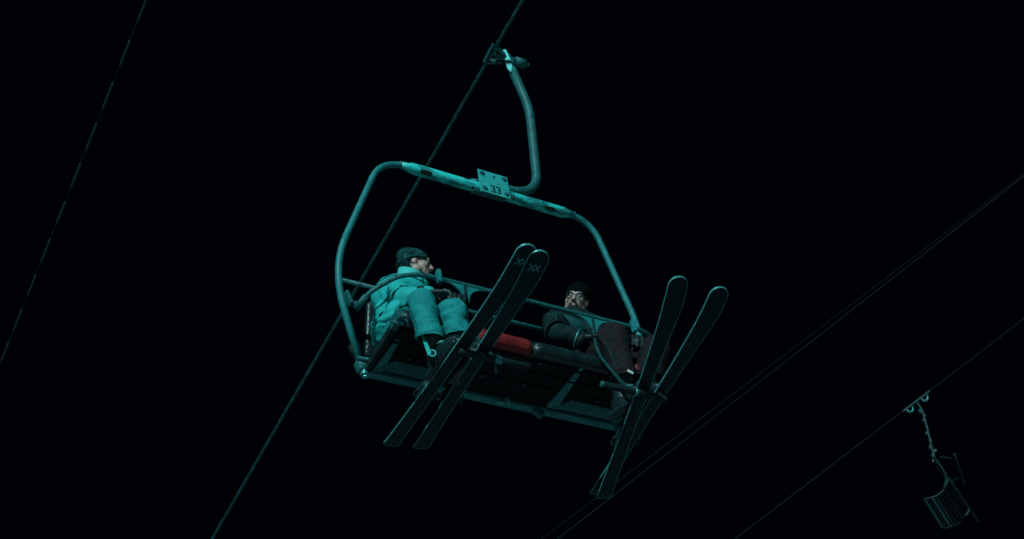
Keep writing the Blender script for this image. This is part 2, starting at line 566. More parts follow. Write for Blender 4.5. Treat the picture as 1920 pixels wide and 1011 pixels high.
# front bracket at the near seat corner
bm = bmesh.new()
box(bm, (-.80, -.425, -.015), (.018, .05, .034), None, .006)
fb = link('front_bracket', bm, 'frame', chair, smooth=False)
bm = bmesh.new()
cyl(bm, (-.80, -.455, -.03), (-.80, -.49, -.035), .016, None, 8)
cyl(bm, (-.775, -.44, -.05), (-.83, -.43, -.045), .012, None, 8)
link('bolt', bm, 'steel', fb, smooth=False)
bm = bmesh.new()
sweep(bm, fillet([(-.80, -.46, -.03), (-.77, -.475, -.055), (-.745, -.44, -.06)], .02, 4), .007, 8)
link('hook', bm, 'steel', fb)

# little latch and tab below the beam
bm = bmesh.new()
cyl(bm, (.03, -.045, -.03), (.055, -.03, -.072), .013, None, 10)
ball(bm, (.0, -.03, -.064), (.035, .016, .012))
link('latch_knob', bm, 'buckle', rb)
bm = bmesh.new()
box(bm, (.25, -.012, -.058), (.03, .02, .02), Matrix.Rotation(.5, 3, 'Y'), .006)
link('tab', bm, 'frame', rb, smooth=False)
bm = bmesh.new()
box(bm, (.80, -.01, -.06), (.028, .02, .03), None, .006)
link('tab', bm, 'frame', rb, smooth=False)

# backrest: rail and dark padded panels between the bail uprights
tube('backrest_rail', [(-.965, -.150, .470), (.965, -.150, .470)], .013, 'frame', chair, 12)
for (x0, x1) in ((-.80, -.28), (-.26, .26), (.28, .80)):
    bm = bmesh.new()
    box(bm, ((x0 + x1) / 2, -.05, .24), ((x1 - x0) / 2, .022, .17), Matrix.Rotation(R(15), 3, 'X'), .018)
    link('backrest_pad', bm, 'vinyl', chair)

# ------------------------------------------------------------------ lap bar with footrests
lp = fillet([(-.93, -.245, .19), (-.895, -.335, .235), (-.72, -.455, .336), (.74, -.462, .336), (.90, -.40, .36), (.965, -.24, .40)],
            [.07, .16, .10, .08], 10)
lap = tube('lap_bar', lp, .0130, 'frame', chair, 14)
bm = bmesh.new()
cyl(bm, (-.935, -.235, .186), (-.905, -.31, .222), .018)
link('grip_sleeve', bm, 'frame', lap)
for sx, pv in ((-1, (-.95, -.19, .30)), (1, (.97, -.20, .42))):
    bm = bmesh.new()
    box(bm, pv, (.010, .020, .045), Matrix.Rotation(.3 * sx, 3, 'Y'), .006)
    cyl(bm, V(pv) + V((-.02 * sx, -.01, -.04)), V(pv) + V((-.05 * sx, -.015, -.045)), .016, None, 8)
    link('pivot_bracket', bm, 'frame', lap, smooth=False)
# short stub above the bar near the teal rider
for xx in (-.545, .70):
    bm = bmesh.new()
    box(bm, (xx, -.475, .330), (.012, .016, .045), None, .005)
    link('stop_tab', bm, 'paint', lap, smooth=False)
for px, dx in ((-.385, -.02), (.425, -.02)):
    post = tube('post', fillet([(px, -.462, .33), (px - .035, -.47, .05), (px - .005, -.58, -.25), (px + .0, -.650, -.365)], .12, 8),
                .0095, 'post', lap, 12)
    for s in (-1, 1):
        bm = bmesh.new()
        base = []
        for k in range(9):
            t = k / 8 * math.pi / 2
            base.append(V((px + s * (.012 + .115 * (1 - math.sin(t))), -.468, .318 - .115 * (1 - math.cos(t)))))
        poly = [V((px + s * .010, -.468, .318))] + base
        prism(bm, poly, (0, .009, 0))
        link('gusset', bm, 'paint', lap, smooth=False)
for (x0, x1) in ((-.60, -.205), (.225, .615)):
    ft = tube('footrest', [(x0, -.656, -.370), (x0 + .01, -.656, -.370), (x1 - .01, -.656, -.370), (x1, -.656, -.370)],
              [.014, .019, .019, .014], 'dark', lap, 14)
    if x0 < 0:
        bm = bmesh.new()
        cyl(bm, (-.405, -.656, -.370), (-.365, -.656, -.370), .0205)
        link('clamp_ring', bm, 'steel', ft)
        bm = bmesh.new()
        cyl(bm, (-.40, -.645, -.39), (-.385, -.62, -.43), .008, None, 8)
        link('bolt', bm, 'frame', ft)
        bm = bmesh.new()
        sweep(bm, [(-.30, -.64, -.345), (-.28, -.60, -.31), (-.265, -.595, -.33)], .009, 8)
        link('bracket', bm, 'frame', ft)
    else:
        bm = bmesh.new()
        ball(bm, (x0, -.656, -.370), (.010, .018, .018))
        link('end_cap', bm, 'frame', ft)
        bm = bmesh.new()
        cyl(bm, (.425, -.656, -.370), (.445, -.656, -.370), .0205)
        link('clamp_ring', bm, 'steel', ft)
        bm = bmesh.new()
        box(bm, (x1 - .02, -.660, -.372), (.026, .016, .024), None, .006)
        link('end_cap', bm, 'dark', ft)

# ------------------------------------------------------------------ ropes
def strand_rope(name, c, dirv, back, fwd, rad, strands, pitch, material, label, cat, step=.05, group=None):
    """stranded wire rope: one helical lobed profile swept along a line with a little sag"""
    bm = bmesh.new()
    prof = []
    n = strands * 6
    for k in range(n):
        a = 2 * math.pi * k / n
        rr = 1.0 - .14 * (1 - abs(math.cos(a * strands / 2)))
        prof.append((rr * math.cos(a), rr * math.sin(a)))
    c = V(c)
    d = V(dirv).normalized()
    pts = []
    t = -fwd
    while t <= back:
        pts.append(c + d * t)
        t += step
    sweep(bm, pts, rad, prof=prof, twist=2 * math.pi / pitch)
    o = link(name, bm, material)
    tag(o, label, cat, group)
    return o

strand_rope('haul_rope', grip_c, RD, 60, 14, .0130, 6, .26, 'rope',
            'thick stranded steel rope gripped by the hanger of the occupied chair', 'rope', .03)

# thin twisted line on the left; its lit turns modelled as pale dashes
line = empty('twisted_line', (-2.017, 2.338, 3.5), 'thin twisted line with lit turns drawn as pale dashes at the far left', 'cable')
d2 = V((-.0364, 1, -.12)).normalized()
u2 = V((0, 0, 1)).cross(d2).normalized()
w2 = d2.cross(u2)
tube('core', [d2 * (-9 + 1.0 * k) for k in range(60)], .0062, 'wire_dark', line, 10)
rest = bmesh.new()
for k in range(-18, 90):
    t = k * .389 - .966 + .389 * 2
    far_ = not (-4.2 < t < 3.4)
    bm = rest if far_ else bmesh.new()
    L_ = .25 + .02 * random.uniform(-1, 1)
    tilt = u2 * .004
    sweep(bm, [d2 * t, d2 * (t + .03), d2 * (t + L_ - .03), d2 * (t + L_)], [.0066, .0082, .0082, .0066], 10)
    if not far_:
        link('lit_dash', bm, 'wire_light', line)
rs2 = link('far_lit_dashes', rest, 'wire_light', line)
rs2['kind'] = 'stuff'

# ------------------------------------------------------------------ second lift: ropes and the empty chair
YF = R(33)
LF = V((math.cos(YF), math.sin(YF), 0))
FF = V((-math.sin(YF), math.cos(YF), 0))
GF = V((17.317, 10.073, 12.121))
def far_rope(name, c, dz, rad, label):
    bm = bmesh.new()
    d = (FF + V((0, 0, dz))).normalized()
    prof = []
    for k in range(18):
        a = 2 * math.pi * k / 18
        rr = 1.0 - .2 * (1 - abs(math.cos(a * 3)))
        prof.append((rr * math.cos(a), rr * math.sin(a)))
    pts = [V(c) + d * (-40 + .12 * k) for k in range(900)]
    sweep(bm, pts, rad, prof=prof, twist=2 * math.pi / .9)
    o = link(name, bm, 'rope_far')
    tag(o, label, 'rope')
    return o
far_rope('haul_rope', GF, -.2989, .014, 'thin dim rope the empty distant chair hangs from, lower right')
far_rope('haul_rope', (17.80, 13.368, 16.253), -.3072, .016, 'brighter lower rope of the close pair crossing the right side')
far_rope('signal_line', (17.90, 15.806, 17.008), -.2892, .010, 'faint upper line of the close pair crossing the right side')

fc = empty('chairlift_chair', GF, 'small empty distant chairlift chair with slatted seat at lower right', 'chairlift chair')
fc.rotation_euler = (0, 0, YF)     # local x along the seat, y forward, z up
rs_ = V((0, 1, -.2989)).normalized()
bm = bmesh.new()
box(bm, V((0, 0, -.015)), (.03, .36, .018), Matrix.Rotation(-.2905, 3, 'X'), .006)
link('grip', bm, 'far', fc, smooth=False)
for s in (-1, 1):
    bm = bmesh.new()
    c0 = V((0, .19 * s, -.075 - .057 * s))
    sweep(bm, fillet([c0 + V((0, -.07, .04)), c0 + V((0, -.05, -.07)), c0 + V((0, .05, -.07)), c0 + V((0, .08, .05))], .06, 5), .028, 10)
    link('hook', bm, 'far_bright', fc)
tube('hanger', fillet([(0, 0, -.04), (0, -.04, -.26), (0, .02, -.70), (0, .10, -1.2), (0, .17, -1.66)], .1, 4), .026, 'far', fc, 10)
for (z, y, w_) in ((-.42, -.01, .05), (-.85, .04, .06), (-1.05, .07, .045), (-1.32, .10, .085), (-1.52, .15, .06)):
    bm = bmesh.new()
    box(bm, (.01, y - .03 * math.sin(z * 9), z), (.028, w_ * .62, .032), Matrix.Rotation(z * 5, 3, 'X'), .008)
    link('bracket', bm, 'far', fc, smooth=False)
for (z, y, r_) in ((-.28, -.02, .065), (-.52, .0, .05), (-1.2, .1, .06), (-1.4, .13, .05)):
    bm = bmesh.new()
    ball(bm, (.02, y + .02, z), (r_, r_, r_ * 1.3), sub=2)
    link('joint', bm, 'far', fc)
tube('bail', fillet([(-.69, .19, -2.64), (-.69, .02, -2.36), (-.60, .10, -1.80), (0, .18, -1.68), (.60, .10, -1.80), (.69, .02, -2.36), (.69, .19, -2.64)],
                    [.08, .14, .1, .14, .08], 6), .024, 'far_dark', fc, 8)
# seat slats
ys = [.605, .530, .455, .380, .305, .230]
for k, y in enumerate(ys):
    bm = bmesh.new()
    zz = -2.65 - .035 * math.sin(math.pi * (y - .2) / .42)
    box(bm, (0, y, zz), (.69, .024, .012), None, .004)
    o = link('seat_slat', bm, 'far_bright' if k in (0, 2) else ('far' if k == 3 else 'far_dark'), fc, smooth=False)  # slats alike, painted in lit and dim tones
for s in (-1, 1):
    pts = [(s * .69, .62, -2.655), (s * .69, .50, -2.69), (s * .69, .36, -2.70), (s * .69, .24, -2.665), (s * .69, .16, -2.60), (s * .69, .06, -2.50), (s * .69, .01, -2.42)]
    tube('seat_end', pts, .020, 'far', fc, 8)
for k in range(5):
    t = k / 4
    bm = bmesh.new()
    box(bm, (0, .17 - .17 * t, -2.62 + .20 * t), (.69, .014, .02), Matrix.Rotation(.6, 3, 'X'), .004)
    link('backrest_slat', bm, 'far' if k == 0 else 'far_dark', fc, smooth=False)
tube('backrest_rail', [(-.72, .01, -2.44), (.25, -.04, -2.53), (1.02, -.09, -2.63)], .022, 'far', fc, 8)
sb = tube('safety_bar', fillet([(-.62, -.29, -1.93), (-.2, -.24, -1.99), (.22, -.20, -2.06), (.42, -.18, -2.06)], .1, 4), .021, 'far', fc, 8)
for (a, b) in (((-.62, .0, -1.86), (-.45, -.26, -1.95)), ((-.3, .0, -2.30), (.15, -.2, -2.03))):
    tube('arm', [a, b], .015, 'far_dark', sb, 8)
tube('armrest', fillet([(.69, .16, -2.6), (.69, .02, -2.56), (.72, -.06, -2.42)], .05, 4), .024, 'far', fc, 8)

# ------------------------------------------------------------------ skis
def make_ski(c, yaw, pitch, t1, label, rise=0.0, logo=False):
    LEN = 1.72
    d = V((math.sin(yaw) * math.cos(pitch), -math.cos(yaw) * math.cos(pitch), math.sin(pitch)))
    centre = V(c) + d * (t1 - LEN / 2)
    root = empty('ski', centre, label, 'ski', 'skis on the riders')
    X = d
    Y = V((0, 0, 1)).cross(X).normalized()
    Z = X.cross(Y)
    root.rotation_mode = 'QUATERNION'
    root.rotation_quaternion = Matrix((X, Y, Z)).transposed().to_quaternion()
    # local: x forward, y left, z up, base at z = 0
    st = []
    N = 64
    for i in range(N + 1):
        s = .5 - .5 * math.cos(math.pi * i / N)
        x = -LEN / 2 + LEN * s
        if s < .5:
            w = .034 + (.042 - .034) * ((.5 - s) / .5) ** 2
        else:
            w = .034 + (.051 - .034) * ((s - .5) / .40) ** 2
            w = min(w, .051)
        e = LEN / 2 - x
        if e < .053:
            w = .051 * math.sqrt(max(0.0, 1 - ((.053 - e) / .053) ** 2.2))
        b = x + LEN / 2
        if b < .03:
            w = .042 * (.72 + .28 * math.sqrt(max(0, 1 - ((.03 - b) / .03) ** 2)))
        z = 0.0
        if e < .26:
            z = .040 * ((.26 - e) / .26) ** 2
        if b < .08:
            z = .008 * ((.08 - b) / .08) ** 2
        st.append((x, max(w, .004), z))
    th = lambda x: .006 + .009 * math.cos(math.pi * x / (LEN * 1.15)) ** 2
    def slab(wo, z0, z1f):
        bm = bmesh.new()
        rings = []
        for (x, w, z) in st:
            ww = max(w + wo, .002)
            zz = z1f(x)
            rings.append([bm.verts.new((x, -ww, z + z0)), bm.verts.new((x, ww, z + z0)),
                          bm.verts.new((x, ww * .97, z + zz)), bm.verts.new((x, -ww * .97, z + zz))])
        for a, b in zip(rings, rings[1:]):
            for j in range(4):
                bm.faces.new((a[j], a[(j + 1) % 4], b[(j + 1) % 4], b[j]))
        bm.faces.new(rings[0])
        bm.faces.new(rings[-1][::-1])
        return bm
    link('base', slab(-.0013, 0.0, lambda x: .0030), 'base', root, smooth=False)
    link('topsheet', slab(-.0015, .0031, lambda x: .004 + th(x)), 'topsheet', root, smooth=False)
    # steel edges: a thin strip round the outline
    bm = bmesh.new()
    out = [(x, w, z) for (x, w, z) in st] + [(x, -w, z) for (x, w, z) in reversed(st)]
    n = len(out)
    v = []
    for i, (x, w, z) in enumerate(out):
        px, pw = out[i - 1][0], out[i - 1][1]
        nx_, nw = out[(i + 1) % n][0], out[(i + 1) % n][1]
        tx, ty = nx_ - px, nw - pw
        ln = math.hypot(tx, ty) or 1
        ox, oy = -ty / ln, tx / ln
        if ox * x * .05 + oy * w < 0:
            ox, oy = -ox, -oy
        k = .0013
        v.append((bm.verts.new((x - ox * k, w - oy * k, z - .0006)), bm.verts.new((x + ox * .0008, w + oy * .0008, z - .0006)),
                  bm.verts.new((x + ox * .0004, w + oy * .0004, z + .0095)), bm.verts.new((x - ox * k, w - oy * k, z + .0095))))
    for i in range(n):
        a, b = v[i], v[(i + 1) % n]
        for j in range(4):
            bm.faces.new((a[j], a[(j + 1) % 4], b[(j + 1) % 4], b[j]))
    link('metal_edge', bm, 'edge', root, smooth=False)
    # bindings
    bm = bmesh.new()
    zt = .019
    box(bm, (-.02 + .03, 0, zt + .012), (.055, .034, .014), None, .008)
    ball(bm, (.055, 0, zt + .035), (.035, .028, .022))
    box(bm, (.015, 0, zt + .030), (.03, .036, .012), None, .006)
    link('toe_binding', bm, 'binding', root)
    bm = bmesh.new()
    box(bm, (-.36, 0, zt + .012), (.07, .032, .014), None, .008)
    ball(bm, (-.365, 0, zt + .045), (.045, .026, .034))
    box(bm, (-.41, 0, zt + .065), (.03, .018, .010), Matrix.Rotation(.5, 3, 'Y'), .005)
    hb = link('heel_binding', bm, 'binding', root)
    for s in (-1, 1):
        bm = bmesh.new()
        sweep(bm, fillet([(-.33, .038 * s, zt + .01), (-.33, .06 * s, zt - .002), (-.395, .066 * s, zt - .004), (-.40, .04 * s, zt + .01)], .02, 4), .005, 8)
        link('brake_arm', bm, 'binding', hb)
    if logo:
        for kk in (-1, 1):
            bm = bmesh.new()
            for s in (-1, 1):
                a = R(36) * s
                box(bm, (LEN / 2 - .095, kk * .0130, .0405), (.0235, .0036, .0012), Matrix.Rotation(a, 3, 'Z') @ Matrix.Rotation(0, 3, 'X'))
            # sit the print just under the rockered base
            for vv in bm.verts:
                e = LEN / 2 - vv.co.x
                zz = .040 * ((.26 - e) / .26) ** 2
                vv.co.z = zz - .0008 + (vv.co.z - .0405) * .4
            link('logo_mark', bm, 'logo', root, smooth=False)
    return root

FZ, FY = -.37, -.656
make_ski((-.584, FY, FZ + .026), -.040, -.096, .772, 'left ski of the teal clad skier pair, tip partly behind its mate', logo=True)
make_ski((-.471, FY, FZ + .024), -.106, -.112, .772, 'right hand ski of the teal clad skier, whole tip with double cross mark', logo=True)
make_ski((.484, FY, FZ + .026), -.295, .034, .782, 'steeper ski of the dark clad skier, crossing in front of its mate')
make_ski((.600, FY, FZ + .034), -.146, -.006, .78, 'rightmost ski, its tail crossing behind the other ski')

# ------------------------------------------------------------------ riders
def frame_from(fwd, up):
    f = V(fwd).normalized()
    u = V(up)
    u = (u - f * u.dot(f)).normalized()
    l = u.cross(f)
    return Matrix((f, l, u)).transposed()      # columns: forward, left, up

def add_head(bm, c, fr, k=1.0):
    """skull, jaw, brow, nose, lips, chin, ears merged later into one skin"""
    def P(f, l, u):
        return V(c) + fr @ V((f, l, u)) * k
    ball(bm, P(-.012, 0, .030), (.098 * k, .076 * k, .092 * k), fr)
    ball(bm, P(.030, 0, -.035), (.060 * k, .060 * k, .078 * k), fr)
    ball(bm, P(.062, 0, -.088), (.028 * k, .032 * k, .024 * k), fr)          # chin
    for s in (-1, 1):
        ball(bm, P(.052, .036 * s, -.018), (.034 * k, .028 * k, .030 * k), fr)   # cheeks
        ball(bm, P(.078, .026 * s, .030), (.018 * k, .026 * k, .011 * k), fr)    # brow
        ball(bm, P(-.008, .077 * s, -.006), (.020 * k, .009 * k, .031 * k), fr)  # ears
        ball(bm, P(.094, .011 * s, -.030), (.012 * k, .010 * k, .009 * k), fr)   # nostrils
        ball(bm, P(.010, .058 * s, -.062), (.036 * k, .018 * k, .028 * k), fr)   # jaw angle
    sweep(bm, [P(.082, 0, .026), P(.098, 0, .0), P(.110, 0, -.022), P(.098, 0, -.036)], [.009 * k, .011 * k, .014 * k, .010 * k], 10)
    ball(bm, P(.112, 0, -.024), .0125 * k)
    ball(bm, P(.082, 0, -.054), (.014 * k, .024 * k, .0065 * k), fr)         # upper lip
    ball(bm, P(.080, 0, -.066), (.014 * k, .021 * k, .0070 * k), fr)         # lower lip
    return P

def add_hand(bm, wrist, fwd, up, side, k=1.0):
    """palm, four bent unequal fingers and a thumb; side=+1 left hand"""
    fr = frame_from(fwd, up)
    def P(f, l, u):
        return V(wrist) + fr @ V((f, l * side, u)) * k
    ball(bm, P(.045, 0, 0), (.050 * k, .043 * k, .020 * k), fr)
    ball(bm, P(.015, 0, 0), (.032 * k, .034 * k, .022 * k), fr)
    for i, (yy, ln) in enumerate(((-.030, .062), (-.010, .072), (.011, .068), (.031, .052))):
        a = P(.080, yy, .002)
        b = P(.080 + ln * .45, yy * 1.05, -.004)
        cc = P(.080 + ln * .66, yy * 1.05, -.004 - ln * .36)
        e = P(.080 + ln * .60, yy * 1.0, -.004 - ln * .70)
        limb(bm, [(a, .0125 * k), (b, .0115 * k), (cc, .0105 * k), (e, .0095 * k)], 10)
    limb(bm, [(P(.020, -.034, -.004), .015 * k), (P(.050, -.058, -.014), .0135 * k), (P(.078, -.058, -.030), .011 * k)], 10)

def make_boot(parent, ankle, sole_c, yaw, flip=1):
    """hard shell ski boot: sole, shell, cuff and buckles"""
    fr = Matrix.Rotation(yaw, 3, 'Z') @ Matrix(((0, 1, 0), (-1, 0, 0), (0, 0, 1)))   # local x = forward (-Y)
    def P(f, l, u):
        return V(sole_c) + fr @ V((f, l, u))
    bm = bmesh.new()
    box(bm, P(0, 0, .012), (.150, .034, .014), fr, .006)
    ball(bm, P(.075, 0, .045), (.080, .048, .040), fr)
    ball(bm, P(-.055, 0, .065), (.075, .046, .065), fr)
    ball(bm, P(.01, 0, .070), (.075, .045, .055), fr)
    top = V(ankle)
    sweep(bm, [P(-.05, 0, .05), P(-.035, 0, .13), top, top + V((0, 0, .03))], [.056, .060, .060, .054], 18)
    ball(bm, top, (.058, .058, .02))
    boot = fuse('ski_boot', bm, 'boot', parent, .007, 3)
    for i, (f, u, w) in enumerate(((.085, .070, .050), (.045, .098, .052), (.008, .150, .060), (.018, .200, .066))):
        bm = bmesh.new()
        pts = []
        for q in range(7):
            a = -1.25 + 2.5 * q / 6
            pts.append(P(f - .028 + .042 * math.cos(a) - .01 * (i > 1), w * math.sin(a), u - .012 * abs(a)))
        sweep(bm, pts, .0055, 6)
        link('buckle_strap', bm, 'buckle', boot)
        bm = bmesh.new()
        box(bm, P(f - .016, w * 1.02, u - .010), (.020, .005, .007), fr @ Matrix.Rotation(.3, 3, 'Y'), .002)
        link('buckle', bm, 'buckle', boot, smooth=False)
    return boot

def folds(freq, amp, ang=(0, 0, 1), seed=0.0, sharp=1.0):
    ax = V(ang).normalized()
    def f(p):
        q = noise.noise(V((p.x * 5 + seed, p.y * 5, p.z * 5)))
        along = p.dot(ax) * freq + q * 2.2
        n1 = noise.noise(V((p.x * 4 + seed, p.y * 4, along)))
        n2 = noise.noise(V((p.x * 11, p.y * 11 + seed, along * 2.1)))
        return amp * (sharp * (abs(n1) * 2 - .5) + .45 * n2)
    return f

from mathutils.bvhtree import BVHTree
def strip(name, obj, pts, r, material, lift=.002, n=14):
    """a seam, zip or cord laid on the surface of a garment"""
    me = obj.data
    tree = BVHTree.FromPolygons([v.co for v in me.vertices], [p.vertices for p in me.polygons])
    pts = [V(p) for p in pts]
    path = []
    for a, b in zip(pts, pts[1:]):
        for k in range(n):
            q = a.lerp(b, k / n)
            co, nn, _i, _d = tree.find_nearest(q)
            path.append(co + nn * lift)
    bm = bmesh.new()
    sweep(bm, path, r, 6)
    return link(name, bm, material, obj)

# ---- rider in teal
p1 = empty('person', (-.58, -.13, .06),
           'seated skier in bright teal jacket and trousers with patterned beanie, looking aside', 'person')
p1.location = (0, 0, 0)
H1 = V((-.516, -.195, .684))
K1 = .84
fr1 = frame_from((.86, -.46, -.17), (-.05, -.10, 1))
bm = bmesh.new()
fr1k = fr1 * K1
P1 = add_head(bm, H1, fr1, K1)
limb(bm, [(H1 + fr1k @ V((-.03, 0, -.05)), .044), ((-.56, -.17, .55), .05)])
limb(bm, [((-.55, -.16, .49), .08), ((-.57, -.14, .40), .13), ((-.585, -.13, .20), .12)])
sh = {'R': V((-.695, -.215, .440)), 'L': V((-.420, -.105, .490))}
el = {'R': V((-.695, -.345, .235)), 'L': V((-.335, -.235, .305))}
wr = {'R': V((-.600, -.420, .225)), 'L': V((-.425, -.400, .225))}
for s in 'RL':
    limb(bm, [((-.55, -.16, .47), .06), (sh[s], .05), (el[s], .042), (wr[s], .03)])
hip = {'R': V((-.665, -.16, .145)), 'L': V((-.50, -.15, .145))}
kn = {'R': V((-.684, -.500, .078)), 'L': V((-.516, -.515, .045))}
an = {'R': V((-.660, -.505, -.190)), 'L': V((-.500, -.512, -.135))}
for s in 'RL':
    limb(bm, [((-.58, -.13, .18), .09), (hip[s], .075), (kn[s], .05), (an[s] + V((0, 0, .06)), .038), (an[s] + V((0, 0, .03)), .03)])
add_hand(bm, wr['R'], (.75, -.55, -.25), (.1, -.4, .9), -1, .6)
add_hand(bm, wr['L'], (-.35, -.85, -.35), (.1, -.4, .9), 1, .6)
body = fuse('body', bm, 'skin', p1, .0055, 2)
for s in (-1, 1):
    bm = bmesh.new()
    ball(bm, P1(.078, .031 * s, .008), .011)
    link('eye', bm, 'eye', body)
# trousers
bm = bmesh.new()
ball(bm, (-.585, -.13, .175), (.20, .155, .135))
ball(bm, (-.68, -.15, .17), (.12, .13, .12))
for s in 'RL':
    hh, kk_, aa = hip[s], kn[s], an[s]
    limb(bm, [(hh, .118), (hh.lerp(kk_, .5) + V((0, 0, .01)), .090), (kk_, .075), (kk_.lerp(aa, .45) + V((0, .008, 0)), .071), (aa, .073), (aa + (aa - kk_).normalized() * .06, .074)], 20, True)
def leg_folds(p):
    f1 = folds(24, .009, (.45, .15, 1), 3.1)(p) + folds(13, .008, (-.5, .2, 1), 8.4)(p)
    f2 = folds(9, .009, (.2, 1, .3), 7.7)(p)
    w = max(0.0, min(1.0, (p.z + .02) / .12))
    return f1 * (1 - w) + f2 * w
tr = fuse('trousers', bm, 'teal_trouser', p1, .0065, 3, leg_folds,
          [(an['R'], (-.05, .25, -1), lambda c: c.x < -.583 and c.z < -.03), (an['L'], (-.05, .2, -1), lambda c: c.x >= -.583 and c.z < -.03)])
# jacket
bm = bmesh.new()
trot = Matrix.Rotation(R(24), 3, 'Z')
ball(bm, (-.585, -.145, .29), (.205, .170, .13), trot)
ball(bm, (-.598, -.155, .40), (.205, .160, .16), trot)
ball(bm, (-.555, -.165, .50), (.130, .105, .085), trot)
ball(bm, (-.60, -.155, .172), (.218, .192, .125), trot)
ball(bm, (-.665, -.265, .175), (.125, .120, .115))
ball(bm, (-.52, -.270, .165), (.110, .110, .105))
limb(bm, [((-.56, -.165, .52), .075), ((-.558, -.170, .565), .070)])
for s in 'RL':
    limb(bm, [((-.56, -.16, .48), .09), (sh[s], .074), (sh[s].lerp(el[s], .5), .068), (el[s], .064), (wr[s], .050)])
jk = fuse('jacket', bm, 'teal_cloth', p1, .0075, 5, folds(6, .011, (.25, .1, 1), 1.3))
tr_ = tr
strip('yoke_seam', jk, [(-.78, -.18, .43), (-.70, -.32, .46), (-.56, -.34, .48), (-.42, -.24, .50)], .0035, 'seam_dark')
strip('front_zip', jk, [(-.52, -.30, .55), (-.54, -.36, .40), (-.56, -.38, .28)], .0045, 'seam_dark')
strip('side_seam', jk, [(-.78, -.10, .42), (-.82, -.12, .28), (-.82, -.14, .16)], .0035, 'seam_dark')
strip('pocket_zip', jk, [(-.74, -.30, .34), (-.78, -.24, .24)], .0045, 'seam_dark')
strip('outseam', tr, [(-.78, -.40, .10), (-.78, -.49, .05), (-.75, -.50, -.08), (-.74, -.50, -.18)], .003, 'seam_dark')
strip('outseam', tr, [(-.43, -.56, .05), (-.43, -.55, -.02), (-.43, -.55, -.12)], .003, 'seam_dark')
# collar standing up around the neck
bm = bmesh.new()
rings = []
cb, ct = V((-.560, -.170, .545)), V((-.550, -.180, .614))
for q, (t, rr) in enumerate(((0, .080), (.25, .078), (.6, .074), (1.0, .073), (1.0, .064), (.5, .062), (0, .066))):
    cc = cb.lerp(ct, t)
    ring = []
    for k in range(28):
        a = 2 * math.pi * k / 28
        ring.append(bm.verts.new(cc + trot @ V((math.cos(a) * rr, math.sin(a) * rr * .92, .006 * math.sin(3 * a) - .030 * t * math.cos(a + .9)))))
    rings.append(ring)
for i in range(len(rings)):
    A, B = rings[i], rings[(i + 1) % len(rings)]
    for k in range(28):
        bm.faces.new((A[k], A[(k + 1) % 28], B[(k + 1) % 28], B[k]))
link('collar', bm, 'collar', jk)
# dark trims of the jacket: hem drawcord and side zip
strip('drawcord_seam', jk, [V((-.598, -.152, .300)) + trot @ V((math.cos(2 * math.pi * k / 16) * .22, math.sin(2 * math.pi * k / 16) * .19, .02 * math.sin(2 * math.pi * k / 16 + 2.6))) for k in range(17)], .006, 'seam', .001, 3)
# neck gaiter
bm = bmesh.new()
limb(bm, [((-.555, -.175, .57), .064), (H1 + fr1k @ V((-.012, 0, -.082)), .057), (H1 + fr1k @ V((.035, 0, -.098)), .041), (H1 + fr1k @ V((.058, 0, -.100)), .030)])
ball(bm, H1 + fr1k @ V((-.055, 0, -.055)), (.062, .066, .055), fr1k)
fuse('neck_gaiter', bm, 'black_cloth', p1, .006, 3, folds(14, .005, (0, 0, 1), 2.0))
# beanie
bm = bmesh.new()
ball(bm, H1 + fr1k @ V((-.018, 0, .050)), (.102, .086, .082), fr1k)
ball(bm, H1 + fr1k @ V((-.040, 0, .035)), (.092, .089, .080), fr1k)
ball(bm, H1 + fr1k @ V((-.062, 0, .005)), (.062, .082, .070), fr1k)
ball(bm, H1 + fr1k @ V((-.065, 0, .075)), (.075, .078, .062), fr1k)
bn = fuse('beanie', bm, 'beanie', p1, .006, 3, folds(30, .004, (0, 0, 1), 9.0))
bm = bmesh.new()
pts = []
for k in range(33):
    a = 2 * math.pi * k / 32
    pts.append(H1 + fr1k @ V((-.022 + .104 * math.cos(a), .088 * math.sin(a), .012 + .026 * math.cos(a))))
sweep(bm, pts, .010, 8, caps=False)
link('brim', bm, 'beanie', bn)
# gloves
for s, fw, sd in (('R', (.75, -.55, -.25), -1), ('L', (-.35, -.85, -.35), 1)):
    bm = bmesh.new()
    add_hand(bm, wr[s], fw, (.1, -.4, .9), sd, 1.28)
    limb(bm, [(wr[s], .040), (wr[s].lerp(el[s], .28), .056)])
    fuse('glove', bm, 'glove', p1, .0055, 2)
make_boot(p1, (-.648, -.508, -.15), (-.600, -.50, -.315), .07)
make_boot(p1, (-.495, -.515, -.11), (-.468, -.50, -.315), .12)


bm = bmesh.new()
prism(bm, [(-.722, -.500, -.120), (-.700, -.506, -.150), (-.676, -.515, -.285), (-.692, -.505, -.298)], (.003, .006, 0))
gs = link('hem_strap', bm, 'teal_cloth', tr, smooth=False)
bm = bmesh.new()
rc = V((-.668, -.512, -.282))
pts = [rc + V((.015 * math.cos(2 * math.pi * k / 16), -.006 * math.cos(2 * math.pi * k / 16), .021 * math.sin(2 * math.pi * k / 16))) for k in range(17)]
sweep(bm, pts, .004, 6, caps=False)
link('ring', bm, 'collar', gs)

